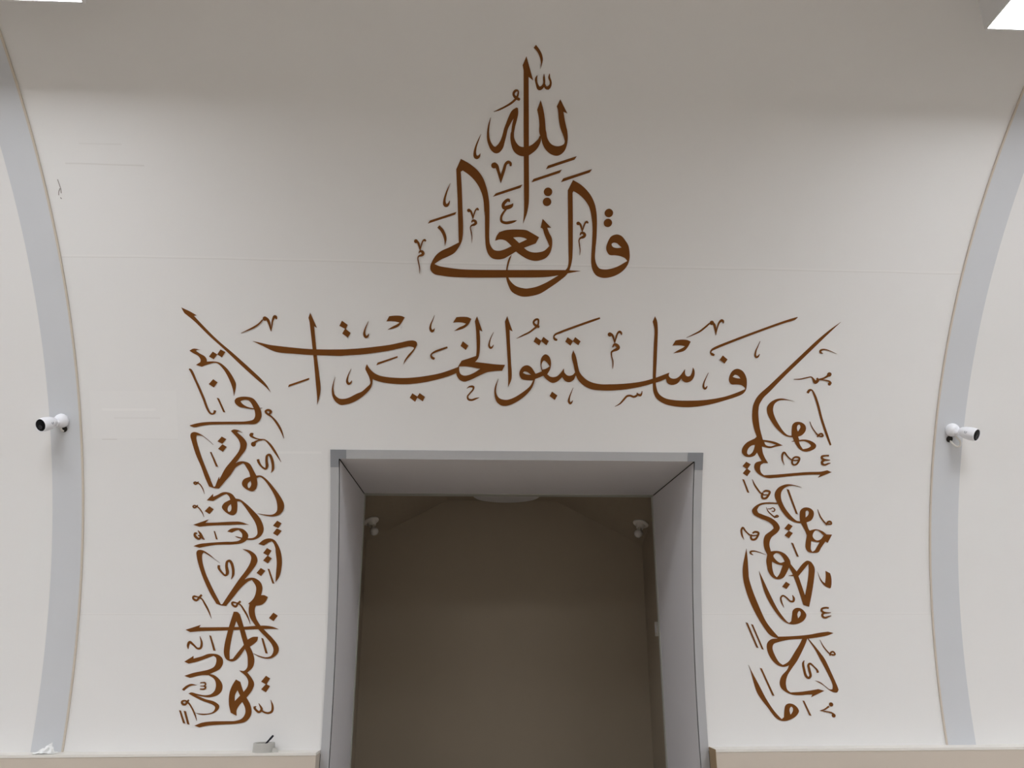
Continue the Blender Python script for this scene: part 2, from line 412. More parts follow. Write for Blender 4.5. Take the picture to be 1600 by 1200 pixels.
# ------------------------------------------------------------------ the lettering: outlines (q), straight shapes (p), holes (h), strokes (s: x, arc, half width) and discs (d)
# in fifths of a millimetre: x along the wall, arc length up the vault; * marks a corner
LETTERING = """
T A
L
q 1057,17888* 1240,17358* 1131,17435* 1181,16487 1228,15497 1269,14610 1268,14389 1233,14165 1148,13909* 1160,14225 1141,14707 1105,15494 1067,16296 1008,17574* 981,17688*
M
q 1261,18140* 1348,18039 1408,17937 1433,17833 1421,17727 1391,17617* 1392,17761 1357,17883 1296,17994 1212,18079*
M
s 1326,17473,6 1303,17395,26 1328,17279,26 1389,17182,43 1461,17220,34 1497,17302,24 1487,17409,24 1481,17508,6
s 1497,17302,18 1536,17213,31 1592,17200,42 1644,17270,26 1642,17351,22 1605,17431,22 1609,17520,6
M
s 348,16620,3 474,16671,17 622,16749,20 769,16845,24 868,16949,24 902,17032,21 899,17113,18 852,17121,27 802,17065,28 810,17002,28 868,16949,33 926,16923,31 950,16909,22
L
s 279,16484,3 246,16349,15 224,16180,23 222,16123,25 234,15972,33 275,15858,42 344,15755,58 432,15719,81 517,15798,75 571,15923,54 615,16076,46 648,16229,44 692,16342,48 763,16503,61 834,16626,66 894,16724,19
s 894,16724,19 887,16609,38 859,16459,42 824,16290,38 805,16119,34 804,16138,38 804,16025,46 842,15892,63 924,15760,92 1023,15705,106 1120,15698,111 1159,15708,115 1254,15749,93 1347,15819,78 1429,15927,55 1465,16004,33 1473,16080,14
q 1437,16919* 1509,16719 1560,16497 1601,16216 1613,16179 1644,16047 1719,15925 1800,15869 1908,15847 1994,15865 2059,15909 2073,15972* 2026,16104 1946,16282 1895,16469 1854,16710 1826,16783* 1896,16947* 2089,16629* 1991,16667* 2026,16510 2093,16286 2101,16267 2134,16098 2132,15907 2080,15742 1979,15643 1883,15619 1744,15662 1622,15763 1547,15882 1494,16047* 1449,16155 1439,16269 1440,16325 1418,16493 1369,16696*
M
s 56,16088,2 -5,15946,13 -61,15792,21 -88,15638,33 -74,15552,43 -39,15527,43 19,15564,25 45,15626,4
M
s -684,14882,2 -744,14742,14 -800,14582,22 -831,14441,30 -822,14351,42 -786,14322,40 -732,14363,26 -696,14448,4
M
d 383,15344 70,70
s 372,15388,43 441,15341,45 493,15206,35 536,15069,31 560,14916,4
s 560,14916,4 579,15071,33 629,15248,35 674,15396,33 731,15436,37 781,15408,33 787,15338,23
M
p 374,14573 443,14657 1094,14893 1048,14811
M
p 1319,14954 1365,15038 2046,15284 1998,15204
M
p 1658,15288 1702,15373 2387,15620 2339,15537
M
p 2046,14976 2095,15068 2785,15312 2737,15232
M
p -1250,13856 -1195,13938 -533,14170 -563,14101
M
s 782,14448,16 770,14502,34 711,14481,38 634,14374,40 656,14304,46 756,14317,51 844,14359,40 879,14416,6
s 726,14286,20 639,14172,26 592,14060,28 605,13958,32 707,13919,35 827,13936,35 928,13965,23 987,13987,3
L
q -426,15485* -232,15383 -35,15232 114,15040 207,14805 260,14587 286,14387 299,13890 302,13510 330,13345 418,13222 542,13193 684,13228 876,13321* 993,13188* 852,13095 690,12998 526,12970 382,13002 277,13115 223,13281 199,13487 177,14202 169,14081 155,14323 121,14563 29,14800 -111,14995 -249,15119 -377,15204* -426,15173* -405,14869 -388,14471 -373,14068 -368,13987 -370,13578 -400,13413 -471,13266 -583,13118 -746,13021 -910,12945 -1023,12870 -1095,12816* -972,12766 -747,12728 -417,12693 -87,12685 946,12698 1527,12710 2338,12721 2683,12707* 2363,12641 2115,12583 1826,12535 1534,12515 910,12501 329,12486 -292,12478 -664,12488 -912,12515 -1097,12553 -1189,12646 -1202,12751 -1156,12877 -1052,13046 -909,13164 -705,13261 -471,13390* -478,13576 -493,14086 -503,14469 -523,14866 -537,15229*
L
q 1569,13568* 1492,13407* 1337,13345 1195,13286* 1280,13219 1405,13174 1549,13172 1712,13217 1844,13341* 1782,13479 1702,13643 1644,13796 1598,13816* 1638,14042* 1863,13822* 1765,13820* 1823,13687 1890,13564 1913,13440 1904,13294 1859,13147 1762,13030 1620,12971 1496,12951 1309,12990 1141,13080 993,13188* 876,13321* 792,13406 698,13473 576,13491 454,13457* 482,13565 551,13676* 712,13731 995,13756 1240,13742 1343,13693
h 906,13550* 1083,13564 1206,13539 1265,13506* 1068,13406*
D
d 1738,14727 106,106
D
d 1727,14476 106,107
D
d 3303,14228 107,108
D
d 3300,13976 106,107
L
q 2341,15034* 2521,14939 2670,14823 2824,14647 2930,14447 2987,14246 3019,14022 3035,13754 3040,13547 3034,13276 3042,13045 3087,12899 3168,12790 3296,12759 3461,12779 3644,12846 3883,12995* 3814,13071 3685,13121 3558,13140 3412,13147 3332,13240 3310,13344 3344,13491 3415,13628 3554,13683 3681,13644 3795,13522 3879,13398 3927,13210 3937,13042 3893,12872 3780,12722 3621,12612 3416,12544 3248,12541 3097,12602 2993,12749 2951,12917 2940,13127 2935,13441 2915,13855 2861,14161 2833,14263 2784,14383 2649,14562 2500,14689 2371,14760* 2352,14716* 2397,14130 2429,13638 2450,13222 2450,13012 2416,12801 2343,12620 2164,12446 1921,12260 1656,12085 1448,12021 1260,11996 1134,12011 921,12118 834,12262 771,12431 750,12600 767,12811 814,13001 883,13096* 818,12854 789,12685 819,12495 914,12359 1042,12266 1253,12216 1337,12218 1544,12264 1791,12375 1954,12474 2136,12594 2256,12692 2334,12778 2359,12905 2341,13220 2281,14046 2228,14773*
h 3441,13431 3490,13469 3574,13454 3651,13393 3707,13342* 3584,13329 3478,13358
M
d 2547,13946 45,45
s 2540,13966,26 2593,13930,28 2636,13839,22 2664,13736,12
s 2664,13736,10 2690,13860,17 2723,13964,21 2762,13995,27 2795,13955,18
s 2613,13642,10 2640,13700,27 2701,13695,36 2736,13644,37 2698,13598,36 2628,13570,23 2596,13517,15 2615,13393,14 2639,13247,10 2638,13121,2
M
d -1556,13399 49,50
s -1555,13419,27 -1506,13369,27 -1473,13266,23 -1454,13163,10
s -1454,13163,8 -1420,13309,16 -1377,13413,18 -1337,13438,27 -1309,13404,19
s -1490,13090,10 -1459,13142,24 -1402,13133,36 -1378,13081,36 -1420,13039,31 -1491,13017,18 -1516,12964,14 -1500,12850,14 -1475,12704,12 -1477,12561,2
M
d -223,14214 44,44
s -219,14234,24 -173,14194,26 -138,14104,22 -115,14003,10
s -115,14003,8 -87,14136,16 -44,14238,18 -8,14263,26 17,14223,18
s -151,13911,10 -121,13962,26 -60,13943,35 -44,13893,34 -90,13855,30 -150,13833,18 -180,13787,14 -158,13665,14 -137,13521,10 -140,13387,2
M
q -961,13821* -865,13721 -805,13600 -782,13477 -823,13296* -837,13424 -876,13567 -936,13679 -1012,13759*
T B
L
q -5867,10687* -5658,10641 -5453,10594 -5246,10567 -4831,10524 -4414,10493 -3996,10487 -3470,10499 -3449,10501 -3028,10536 -2606,10590 -2289,10638 -1971,10712 -1781,10759 -1654,10763 -1581,10731 -1564,10660 -1614,10540 -1721,10386 -1849,10231 -1925,10110* -1903,10208 -1806,10363 -1699,10484 -1645,10561 -1666,10587* -1761,10603 -1973,10560 -2291,10482 -2609,10427 -3032,10366 -3454,10334 -3581,10321 -4001,10326 -4421,10335 -4838,10362 -5151,10383 -5275,10407 -5418,10461 -5601,10556
L
q -4332,11471* -4177,11069* -4250,11115* -4234,10803 -4204,10241 -4165,9806 -4138,9435 -4159,9260 -4236,8981* -4236,9171 -4258,9543 -4291,10153 -4323,10672 -4360,11231* -4382,11337*
M
s -6150,10895,3 -5990,10969,14 -5798,11062,25 -5668,11156,20 -5568,11264,16
d -5510,11293 56,58
s -5512,11329,28 -5444,11266,37 -5400,11139,30 -5374,10953,4
s -5374,10953,4 -5346,11086,14 -5310,11258,24 -5253,11355,38 -5223,11334,37 -5212,11281,13
D
p -3518,11270 -3372,11161 -3428,11044 -3590,11132
D
p -3442,11061 -3302,10945 -3377,10816 -3524,10926
M
p -4996,9451 -4973,9516 -4432,9709 -4434,9661
M
s -3316,9970,3 -3371,9860,10 -3416,9729,19 -3429,9619,30 -3388,9559,33 -3334,9594,21 -3308,9654,4
L
q -2900,10103* -2828,9988 -2724,9880 -2577,9801 -2364,9758 -2088,9740 -1768,9746 -1340,9800 -913,9894 -454,10065* -517,9895* -699,9815 -912,9744 -1341,9635 -1769,9575 -2089,9571 -2409,9600 -2621,9647 -2752,9698* -2761,9584 -2805,9452 -2946,9286 -3162,9118 -3377,9017 -3484,8994 -3612,8981 -3738,9057 -3821,9198 -3842,9373 -3813,9549 -3744,9742* -3787,9549 -3795,9396 -3756,9243 -3651,9156 -3524,9147 -3395,9181 -3180,9294 -3052,9350 -2900,9484 -2825,9561 -2813,9616* -2843,9747 -2911,9899 -2939,9976
L
q 17,11448* 164,11041* 85,11081* 103,10871 106,10653 92,10434 57,10302 -21,10205* 241,10178 498,10150 784,10135* 710,9975* 459,9956 287,9921 74,9819 -161,9702 -311,9660 -430,9713 -506,9822 -524,9943* -465,10086* -380,10234* -189,10299 7,10371* 18,10542 7,10869 -11,11129 -40,11313*
h -443,10076* -251,10078 -36,10048 125,10018* -56,9901 -205,9837 -323,9827 -410,9874 -442,9966
M
s -2831,11267,2 -2875,11169,10 -2931,11028,19 -2945,10909,32 -2905,10839,35 -2856,10868,23 -2833,10933,4
M
s -1099,11457,3 -1145,11338,10 -1198,11207,19 -1209,11088,30 -1167,11024,35 -1125,11051,23 -1098,11107,4
M
q -2361,11270* -2285,11411* -2128,11429 -1961,11421 -1878,11384* -1964,11238 -2049,11140 -2176,11084 -2334,11049* -2196,11137 -2090,11193 -2016,11244* -2110,11268 -2235,11277
M
q -613,11267* -526,11413* -389,11426 -221,11418 -132,11376* -198,11235 -303,11135 -429,11079 -577,11044* -450,11140 -335,11193 -268,11244* -367,11271 -493,11277
M
q 5277,10735* 5353,10875* 5492,10900 5667,10891 5764,10849* 5694,10693 5605,10592 5456,10546 5316,10522* 5450,10612 5555,10669 5622,10719* 5527,10739 5396,10742
M
p -2647,10078 -2614,10150 -2082,10337 -2082,10293
D
p -353,10766 -203,10648 -270,10529 -411,10640
D
p -1695,9323 -1551,9226 -1620,9088 -1766,9201
D
p -1502,9330 -1356,9228 -1414,9104 -1573,9214
M
s -1101,10274,28 -1169,10311,33 -1199,10360,19 -1169,10415,19 -1084,10471,26 -914,10539,26 -761,10596,22
M
s -234,9474,4 -159,9525,20 -62,9520,31 -61,9454,22 -157,9331,20 -210,9253,22 -188,9176,28 -101,9155,27 17,9196,22 108,9228,4
M
s 461,11028,3 400,10897,9 359,10766,17 351,10645,26 394,10592,28 436,10625,19 467,10684,4
L
q 812,11463* 966,11054* 884,11094* 903,10774 943,10227 968,9919 959,9721 877,9521* 877,9720 860,10116 821,10620 791,10990 756,11315*
M
s 1071,10859,3 1229,10943,17 1418,11044,22 1542,11144,24 1625,11221,24 1642,11330,23 1629,11390,26 1566,11383,28 1515,11317,26 1539,11252,30 1625,11199,34 1673,11189,32
D
p 1593,10911 1742,10809 1686,10681 1533,10784
D
p 1789,10919 1939,10807 1879,10690 1731,10804
D
p 2438,10918 2586,10817 2523,10689 2379,10797
D
p 2641,10925 2790,10814 2733,10703 2582,10811
L
q 613,9756* 557,9495 567,9340 645,9219 819,9170 992,9212 1270,9382 1482,9573 1554,9724* 1370,9726 1239,9757 1176,9867 1190,9988 1273,10100 1380,10134 1490,10081 1613,9902* 1780,9970* 1743,10128 1738,10260 1771,10371 1855,10442 1954,10395 2017,10242 2002,10044 1927,9892* 2027,9823 2168,9829 2284,9926 2372,10060* 2391,9950 2492,9862 2611,9880 2679,9954* 2633,10141 2582,10316 2571,10426 2608,10565* 2687,10384 2753,10120 2803,9966 2917,9824 3086,9709 3350,9641 3678,9639 4114,9666 4549,9734 4872,9832 5246,9982* 5236,9899 5300,9833 5421,9819 5527,9881 5671,10083* 5673,9994 5700,9917 5758,9884 5823,9900 5861,9974 5886,10137* 5933,10042 5937,9897 5865,9767 5737,9716 5646,9749 5582,9821* 5496,9695 5389,9649 5301,9648 5210,9698 5169,9816* 4988,9733 4772,9664 4556,9601 4231,9530 3796,9473 3468,9465 3138,9498 2938,9591 2780,9733 2704,9872* 2638,9738 2520,9686 2410,9722 2335,9823* 2216,9704 2076,9658 1921,9744 1820,9853* 1714,9803 1607,9762* 1527,9518 1337,9283 1060,9085 844,9007 692,9020 570,9130 513,9339 526,9538
h 1267,9923* 1299,9963 1385,9947 1495,9871* 1366,9881
h 1794,10019* 1763,10151 1824,10273 1906,10219 1985,10110* 1879,10042
L
q 4744,11527* 4806,11404 4843,11208 4864,10835 4881,10283 4889,9839 4913,9594 4997,9395 5170,9274 5416,9221 5903,9209 6366,9243 6804,9327 7108,9432 7369,9547* 7366,9585* 7255,9662 7110,9678 6976,9683 6907,9776 6916,9933 6988,10063 7105,10114 7254,10060 7368,9894 7406,9716 7390,9514 7309,9412 7138,9331 6812,9220 6376,9098 5914,9030 5470,9042 5156,9117 4939,9260 4847,9437 4819,9615 4796,10060 4772,10723 4756,11163 4692,11380*
h 6997,9889* 7054,9946 7156,9914 7218,9843* 7095,9857
M
s 2162,10837,26 2097,10862,34 2067,10923,19 2107,10989,24 2229,11046,29 2313,11084,29 2732,11250,29 3109,11393,29 3276,11455,22
M
s 2646,9532,3 2596,9398,11 2551,9253,20 2544,9142,30 2581,9094,31 2617,9121,22 2648,9177,4
D
p 2073,9414 2222,9312 2156,9182 2011,9291
M
d 3564,11012 56,57
s 3562,11043,30 3625,11002,30 3674,10904,23 3709,10784,11
s 3709,10784,11 3737,10927,20 3773,11048,24 3824,11093,31 3870,11050,28 3879,11000,9
s 3656,10662,13 3706,10740,31 3772,10719,43 3819,10654,43 3778,10609,40 3694,10571,29 3642,10530,20 3648,10420,15 3688,10288,15 3698,10178,13 3694,10067,3
M
s 4531,9460,9 4524,9389,18 4494,9344,32 4426,9365,26 4391,9409,11
s 4426,9376,23 4374,9320,29 4309,9297,29 4219,9329,27 4132,9317,27 4049,9227,25 3945,9103,18 3805,9019,3
M
s 5639,10957,3 5806,11037,14 5992,11139,23 6132,11262,23 6230,11362,20
d 6287,11374 58,59
s 6273,11406,27 6352,11331,33 6397,11211,28 6429,11040,4
s 6429,11040,4 6449,11234,16 6487,11388,25 6546,11444,35 6587,11423,29 6598,11364,9
M
s 6440,10483,26 6377,10511,36 6333,10559,17 6360,10626,25 6448,10682,32 6993,10923,32 7620,11182,30 8244,11428,30 8515,11521,30 8591,11566,9
D
p 6675,10480 6813,10373 6740,10256 6599,10356
M
s 7653,10889,3 7613,10755,9 7572,10633,16 7564,10499,24 7602,10444,28 7644,10467,21 7681,10534,5
M
s 6321,9996,3 6266,9857,9 6221,9723,16 6215,9600,26 6256,9549,29 6294,9578,21 6317,9628,5
T C
L
q -7628,11552* -7428,11456 -7254,11349* -7327,11335* -7151,11121 -6773,10699 -6383,10339 -5988,9955 -5688,9655 -5558,9494 -5460,9303* -5591,9450 -5794,9632 -6193,10017 -6585,10422 -6972,10803 -7348,11213 -7565,11407*
L
q -6433,9188* -6456,9384 -6547,9666 -6679,9924 -6816,10069 -6898,10083 -7068,10038 -7228,9975* -7380,10022* -7261,10100* -7250,10165 -7302,10261 -7421,10335 -7523,10404* -7411,10459 -7238,10430* -7321,10426 -7354,10396* -7255,10326 -7136,10253 -7090,10167 -7094,10113* -6896,10120 -6752,10085 -6574,9925 -6440,9710 -6366,9516 -6382,9385
D
p -6920,10385 -6807,10311 -6907,10180 -7026,10254
D
p -6714,10446 -6594,10379 -6691,10233 -6808,10316
D
p -6956,9638 -6846,9557 -6947,9417 -7078,9507
M
s -7565,9912,16 -7525,9880,29 -7408,9589,28 -7326,9373,30 -7226,9092,30 -7143,8831,28 -7074,8712,22 -7012,8691,19 -6969,8724,27 -6949,8790,31
M
p -6883,9135 -6830,9114 -6679,8738 -6732,8749
L
s -5696,8870,3 -5930,8849,13 -6140,8891,27 -6285,8961,64 -6348,9054,73 -6258,9114,54 -6088,9131,40 -5964,9074,62 -5874,8933,72 -5816,8781,81 -5814,8628,82 -5898,8506,68 -6090,8467,41 -6683,8450,35 -7148,8434,39 -7360,8403,45 -7509,8369,44 -7625,8372,7
M
s -5143,8043,3 -5224,8283,26 -5347,8501,28 -5470,8642,20 -5574,8718,26 -5615,8783,27 -5539,8817,29 -5471,8774,32 -5522,8701,23
M
d -6010,8135 47,48
d -5960,7877 64,66
s -5954,8157,22 -6013,8161,28 -6031,8122,32 -5952,8061,22 -5804,8014,15 -5655,7998,15 -5530,7885,28 -5384,7667,28 -5227,7395,3
s -5719,7998,11 -5847,7974,19 -5934,7914,34 -5956,7864,38
D
p -6796,8077 -6675,8008 -6784,7880 -6910,7947
D
p -6784,7867 -6671,7798 -6772,7664 -6898,7744
M
p -7116,7652 -7078,7652 -6908,7252 -6966,7258
M
s -5845,7466,32 -5831,7400,32 -5751,7270,22 -5645,7205,26 -5606,7271,38 -5617,7446,32 -5599,7567,30 -5534,7589,33 -5482,7491,35 -5448,7316,34 -5453,7184,28 -5496,7101,4
L
q -7022,7856* -7183,8001 -7328,8098 -7455,8108* -7468,8020 -7383,7650 -7242,7236 -7108,6888 -7139,6953 -7035,6703* -6992,6714* -6884,6977 -6884,6911 -6711,7218 -6516,7460 -6342,7703 -6307,7856 -6357,8009 -6546,8237* -6477,8275 -6371,8261 -6242,8192* -6351,8224 -6384,8195* -6228,8054 -6136,7902 -6171,7726 -6280,7572 -6443,7352* -6347,7396 -6219,7402 -6071,7344 -5966,7159 -5892,7017* -5775,7020 -5647,6942 -5433,6703 -5219,6398 -5149,6224 -5174,6071 -5280,5951 -5451,5907 -5687,5938 -5859,5992* -5644,5956 -5452,5961 -5345,6049 -5336,6245 -5390,6441 -5562,6746 -5711,6931 -5807,6985 -5882,6945* -5868,6809 -5904,6656 -5990,6590 -6097,6611 -6246,6719 -6278,6806 -6224,6916 -6053,6987* -6084,7114 -6168,7266 -6199,7321 -6241,7358* -6327,7309 -6434,7242 -6586,7023 -6736,6847 -6890,6660* -7014,6670 -7152,6713* -7246,6930 -7359,7257 -7490,7583 -7587,7932 -7620,8084 -7601,8161 -7536,8194 -7452,8184 -7328,8120 -7162,7990
h -6129,6731 -6118,6808 -6075,6852 -6043,6874* -6028,6786 -6054,6710 -6097,6672
M
s -7276,6505,3 -7322,6647,13 -7406,6777,15 -7470,6809,15 -7523,6830,20 -7559,6808,19 -7513,6769,20 -7463,6809,21 -7433,6842,11
M
s -7284,5882,3 -7342,6016,13 -7434,6135,15 -7492,6172,15 -7545,6193,20 -7581,6167,19 -7534,6128,20 -7486,6167,21 -7454,6204,11
L
q -7216,6336* -7046,6513* -7046,6431* -6929,6486 -6801,6552 -6673,6559 -6545,6510 -6443,6387* -6332,6365 -6182,6262 -5967,6056 -5793,5851 -5694,5612 -5703,5482 -5786,5352 -5934,5276 -6148,5265* -6149,5308* -5957,5330 -5862,5417 -5865,5568 -5921,5741 -6073,5980 -6224,6196 -6321,6304 -6406,6308* -6399,6152 -6426,5999 -6500,5938 -6585,5944 -6714,6020 -6811,6149 -6758,6258 -6588,6357* -6620,6444 -6684,6509* -6758,6487 -7046,6318*
h -6661,6085 -6640,6172 -6570,6238* -6555,6129 -6575,6053 -6629,6024
s -6445,5365,4 -6374,5339,13 -6256,5307,15
D
p -7147,6174 -7030,6094 -7140,5963 -7266,6043
L
q -7566,5673* -7166,5818* -7244,5724* -6924,5737 -6498,5760 -6327,5757 -6091,5682* -6326,5685 -6710,5668 -7136,5649 -7402,5620*
M
s -7443,5518,6 -7377,5432,28 -7322,5325,32 -7261,5271,8
s -7463,5436,13 -7516,5443,28 -7525,5389,30 -7460,5313,30 -7396,5292,26 -7376,5357,23 -7434,5389,17
M
p -7021,5509 -6989,5499 -6912,5277 -6955,5283
L
q -6661,5496* -6559,5570 -6389,5588 -6239,5556 -6130,5459 -6097,5373 -6148,5254 -6275,5178 -6487,5145 -6914,5133 -7168,5099 -7390,5052* -7555,5098* -7403,5152 -7128,5186 -6702,5215 -6489,5220 -6340,5253 -6267,5329 -6269,5437 -6356,5534* -6409,5523 -6536,5462*
D
p -5332,5792 -5213,5723 -5297,5588 -5442,5657
D
p -5340,5581 -5206,5517 -5315,5376 -5439,5451
D
p -5592,5051 -5468,4982 -5550,4842 -5691,4917
D
p -5572,4851 -5456,4772 -5556,4639 -5686,4718
L
q -5825,5162* -5678,5277 -5528,5310 -5399,5267 -5289,5117 -5209,4901 -5182,4687 -5181,4665 -5206,4408 -5265,4237 -5337,4142* -5333,4344 -5321,4665 -5361,4987 -5362,5030 -5407,5159 -5463,5235* -5548,5202 -5674,5120*
L
q -6836,4646* -6989,4757 -7140,4853 -7270,4934* -7311,4874 -7306,4703 -7210,4383 -7002,3959 -6771,3555* -6728,3555* -6531,3875 -6311,4215 -6127,4470 -6027,4663 -6009,4813 -6076,4920 -6239,5023* -6056,4985 -5904,4878 -5841,4749 -5865,4621 -5977,4449 -6161,4211* -6035,4253 -5907,4247 -5754,4152 -5684,4003 -5708,3791* -5623,3791 -5529,3745* -5584,3623 -5687,3539 -5835,3518* -5862,3413 -5820,3203 -5704,3016 -5547,2849 -5368,2684 -5210,2498 -5168,2395 -5197,2272 -5318,2170 -5464,2144 -5678,2192 -5842,2284* -5658,2212 -5487,2181 -5363,2221 -5308,2354 -5358,2498 -5539,2705 -5651,2808 -5854,3037 -5992,3245 -6021,3413 -6007,3555* -6043,3564* -5907,3707 -5850,3876 -5856,4024 -5969,4200* -6074,4151 -6259,3981 -6440,3749 -6625,3511* -6769,3528 -6888,3570* -7083,3875 -7315,4362 -7446,4766 -7466,4938 -7442,4981 -7378,4998 -7293,4981 -7120,4874 -6967,4746
M
s -6860,4586,32 -6864,4522,32 -6786,4405,23 -6676,4316,26 -6631,4374,41 -6660,4576,34 -6642,4683,32 -6583,4705,32 -6527,4640,34 -6479,4470,34 -6478,4321,28 -6523,4214,4
D
p -5744,4514 -5620,4444 -5727,4301 -5851,4386
M
p -5562,4497 -5513,4489 -5367,4099 -5421,4105
D
p -5365,3333 -5240,3255 -5348,3111 -5473,3193
M
s -6994,3183,3 -7079,3371,19 -7195,3570,21 -7286,3696,16 -7405,3748,17 -7501,3755,30 -7509,3706,25 -7415,3654,28 -7361,3717,28 -7287,3801,28
M
s -5960,3037,3 -6044,3235,19 -6160,3423,21 -6250,3539,16 -6370,3591,17 -6465,3597,30 -6463,3549,25 -6369,3492,28 -6326,3560,28 -6250,3633,28
L
q -7661,2890* -7269,3017* -7307,2951* -6822,2955 -6189,2964 -5766,2991 -5554,2995 -5362,2963 -5199,2901* -5380,2911 -5762,2902 -6184,2888 -6817,2866 -7238,2856 -7531,2832*
L
q -6415,3360* -6315,3350 -6248,3287* -6149,3016 -6011,2633* -5878,2701 -5740,2705* -5755,2602 -5825,2530 -5937,2452* -5853,2294 -5799,2110 -5828,1928 -5959,1791* -5829,1645 -5762,1505 -5807,1345 -5932,1167* -5819,988 -5773,811 -5804,684 -5908,578 -6110,530 -6582,508 -6868,487 -7079,444* -7214,489* -7040,556 -6796,587 -6426,591 -6158,599 -6008,656 -5936,773 -5948,910 -6034,1063* -6109,970 -6165,853 -6153,722* -6311,799* -6376,1011 -6388,1268 -6337,1457 -6246,1621* -6126,1560* -6074,1426 -6023,1310* -5938,1425 -5917,1555 -5979,1686 -6175,1848* -6053,1838 -5975,1918 -5969,2070 -5998,2254 -6064,2397* -6184,2213 -6292,2102 -6406,2078 -6547,2143 -6610,2286 -6605,2521 -6567,2748 -6509,3017
h -6335,3120* -6250,2933 -6174,2706 -6098,2500* -6234,2326 -6369,2143* -6448,2133* -6466,2337 -6435,2665 -6396,2892
h -6183,1357* -6105,1217* -6233,1083* -6239,1228
M
s -7552,2396,6 -7565,2482,28 -7534,2574,32 -7423,2502,22 -7312,2410,22 -7233,2420,30 -7212,2543,27 -7271,2724,4
M
p -7026,2748 -6977,2732 -6831,2348 -6892,2358
M
p -5648,2680 -5596,2659 -5457,2273 -5519,2287
L
q -7631,2075* -7402,2221* -7397,2152* -7191,2206 -7028,2267 -6882,2272 -6754,2246 -6642,2154 -6617,2032 -6685,1890 -6936,1760* -6819,1730 -6663,1609 -6584,1468 -6597,1329 -6693,1230 -6895,1178 -7042,1192 -7253,1233* -6995,1133 -6761,1072 -6628,973 -6631,894 -6735,797 -6896,755 -7060,750 -7231,800* -7063,779 -6858,788 -6759,836 -6727,934 -6795,994 -7096,1103 -7312,1203 -7454,1277* -7384,1303 -7215,1262 -7004,1232 -6862,1261 -6776,1350 -6757,1489 -6811,1629 -6965,1730* -7153,1731 -7449,1666* -7600,1718* -7367,1792 -7161,1831 -6957,1881 -6837,1951 -6794,2073 -6812,2174 -6878,2219* -7082,2145 -7286,2074 -7512,2024*
M
q -7630,1377* -7525,1472 -7404,1516 -7246,1485* -7379,1472 -7479,1428 -7571,1343*
M
s -7164,1387,14 -7101,1381,18 -7040,1390,23 -7018,1430,22 -7067,1460,15
s -7067,1460,13 -7028,1490,21 -7043,1540,19 -7116,1546,14 -7167,1541,14
s -7160,1461,8 -7067,1460,14
M
s -7169,605,3 -7224,741,16 -7325,918,18 -7431,1046,17 -7530,1102,18 -7599,1073,28 -7573,1017,25 -7500,1007,27 -7465,1072,26 -7424,1119,17
M
p -7650,865 -7603,857 -7455,539 -7512,553
M
p -7529,850 -7472,840 -7344,513 -7403,529
D
p -5467,1710 -5351,1644 -5441,1491 -5584,1564
D
p -5452,1505 -5340,1451 -5437,1298 -5570,1372
M
s -5660,944,8 -5711,929,28 -5663,860,25 -5576,810,28 -5518,869,32 -5604,1023,6
s -5517,849,19 -5430,800,21 -5325,785,26 -5245,828,32 -5237,946,27 -5298,1108,4
T D
L
q 9790,11454* 9492,11117 9206,10791 8817,10352 8421,9913 8060,9489 7917,9336 7850,9227 7801,9114 7789,8957 7799,8822 7858,8484 7970,8131* 8186,8104 8346,8065 8539,7978* 8353,7943 8175,7901 7952,7944* 7991,7763 8054,7629 8152,7476* 8028,7475* 7951,7425 7934,7312 7973,7199 8054,7132* 8393,7153 8845,7195 9297,7232 9661,7246 9841,7286* 9969,7233* 9582,7076* 9653,7162* 9301,7153 8848,7116 8397,7067 8171,7054 7987,7109 7836,7221 7769,7356 7802,7480 7969,7538* 7895,7650 7826,7773* 7758,7682 7648,7643 7512,7658 7405,7758 7410,7894 7514,8041 7743,8167* 7792,8217* 7704,8438 7636,8707 7620,8932 7632,9101 7675,9237 7725,9334 7808,9440 8003,9629 8405,10060 8801,10490 9190,10913 9481,11197
h 8003,8080* 8166,8054 8350,7997* 8218,7951 8069,7979
h 7758,7991* 7737,7874 7687,7761 7600,7704 7548,7748 7568,7872 7654,7963
M
s 9422,10575,6 9352,10603,27 9345,10655,28 9441,10687,18 9600,10652,11 9799,10572,3
M
s 8699,9845,6 8872,9851,14 9046,9890,16 9178,9914,15 9240,9852,26 9306,9763,45 9370,9831,39 9337,9887,21
s 9386,9849,14 9538,9889,23 9642,9958,31
d 9671,9992 60,61
s 9386,9849,11 9567,9829,18 9705,9791,24 9744,9728,30
d 9708,9723 45,45
M
s 9117,9463,35 9168,9541,35 9227,9548,20 9319,9414,28 9434,9156,31 9584,8728,31 9780,8255,31 9894,7996,22
L
q 8788,9216* 8593,9270 8411,9302 8257,9277 8108,9186 8025,9049 8042,8892 8147,8690 8320,8466 8559,8266 8675,8222 8799,8211* 8851,8110* 8915,7998 9036,7863 9176,7808 9333,7832 9464,7912 9481,7992 9408,8070 9245,8137 9109,8147 8997,8134* 8956,8231* 9055,8270 9149,8385 9156,8498 9099,8588 8982,8643 8848,8635 8775,8561 8764,8403 8774,8252* 8672,8267 8553,8356 8379,8580 8250,8804 8196,8984 8224,9142 8328,9233 8482,9258 8618,9248
h 8921,8405 8903,8495 8932,8563 8977,8564 9005,8496 8946,8371*
h 8988,8093* 9134,8102 9274,8046 9336,7968 9260,7910 9115,7875* 9028,7999
s 8785,8091,5 8896,8111,18
M
s 9256,8662,3 9332,8499,13 9433,8365,15 9506,8286,20 9577,8248,20 9656,8254,26 9617,8321,22 9551,8298,23 9499,8225,19
M
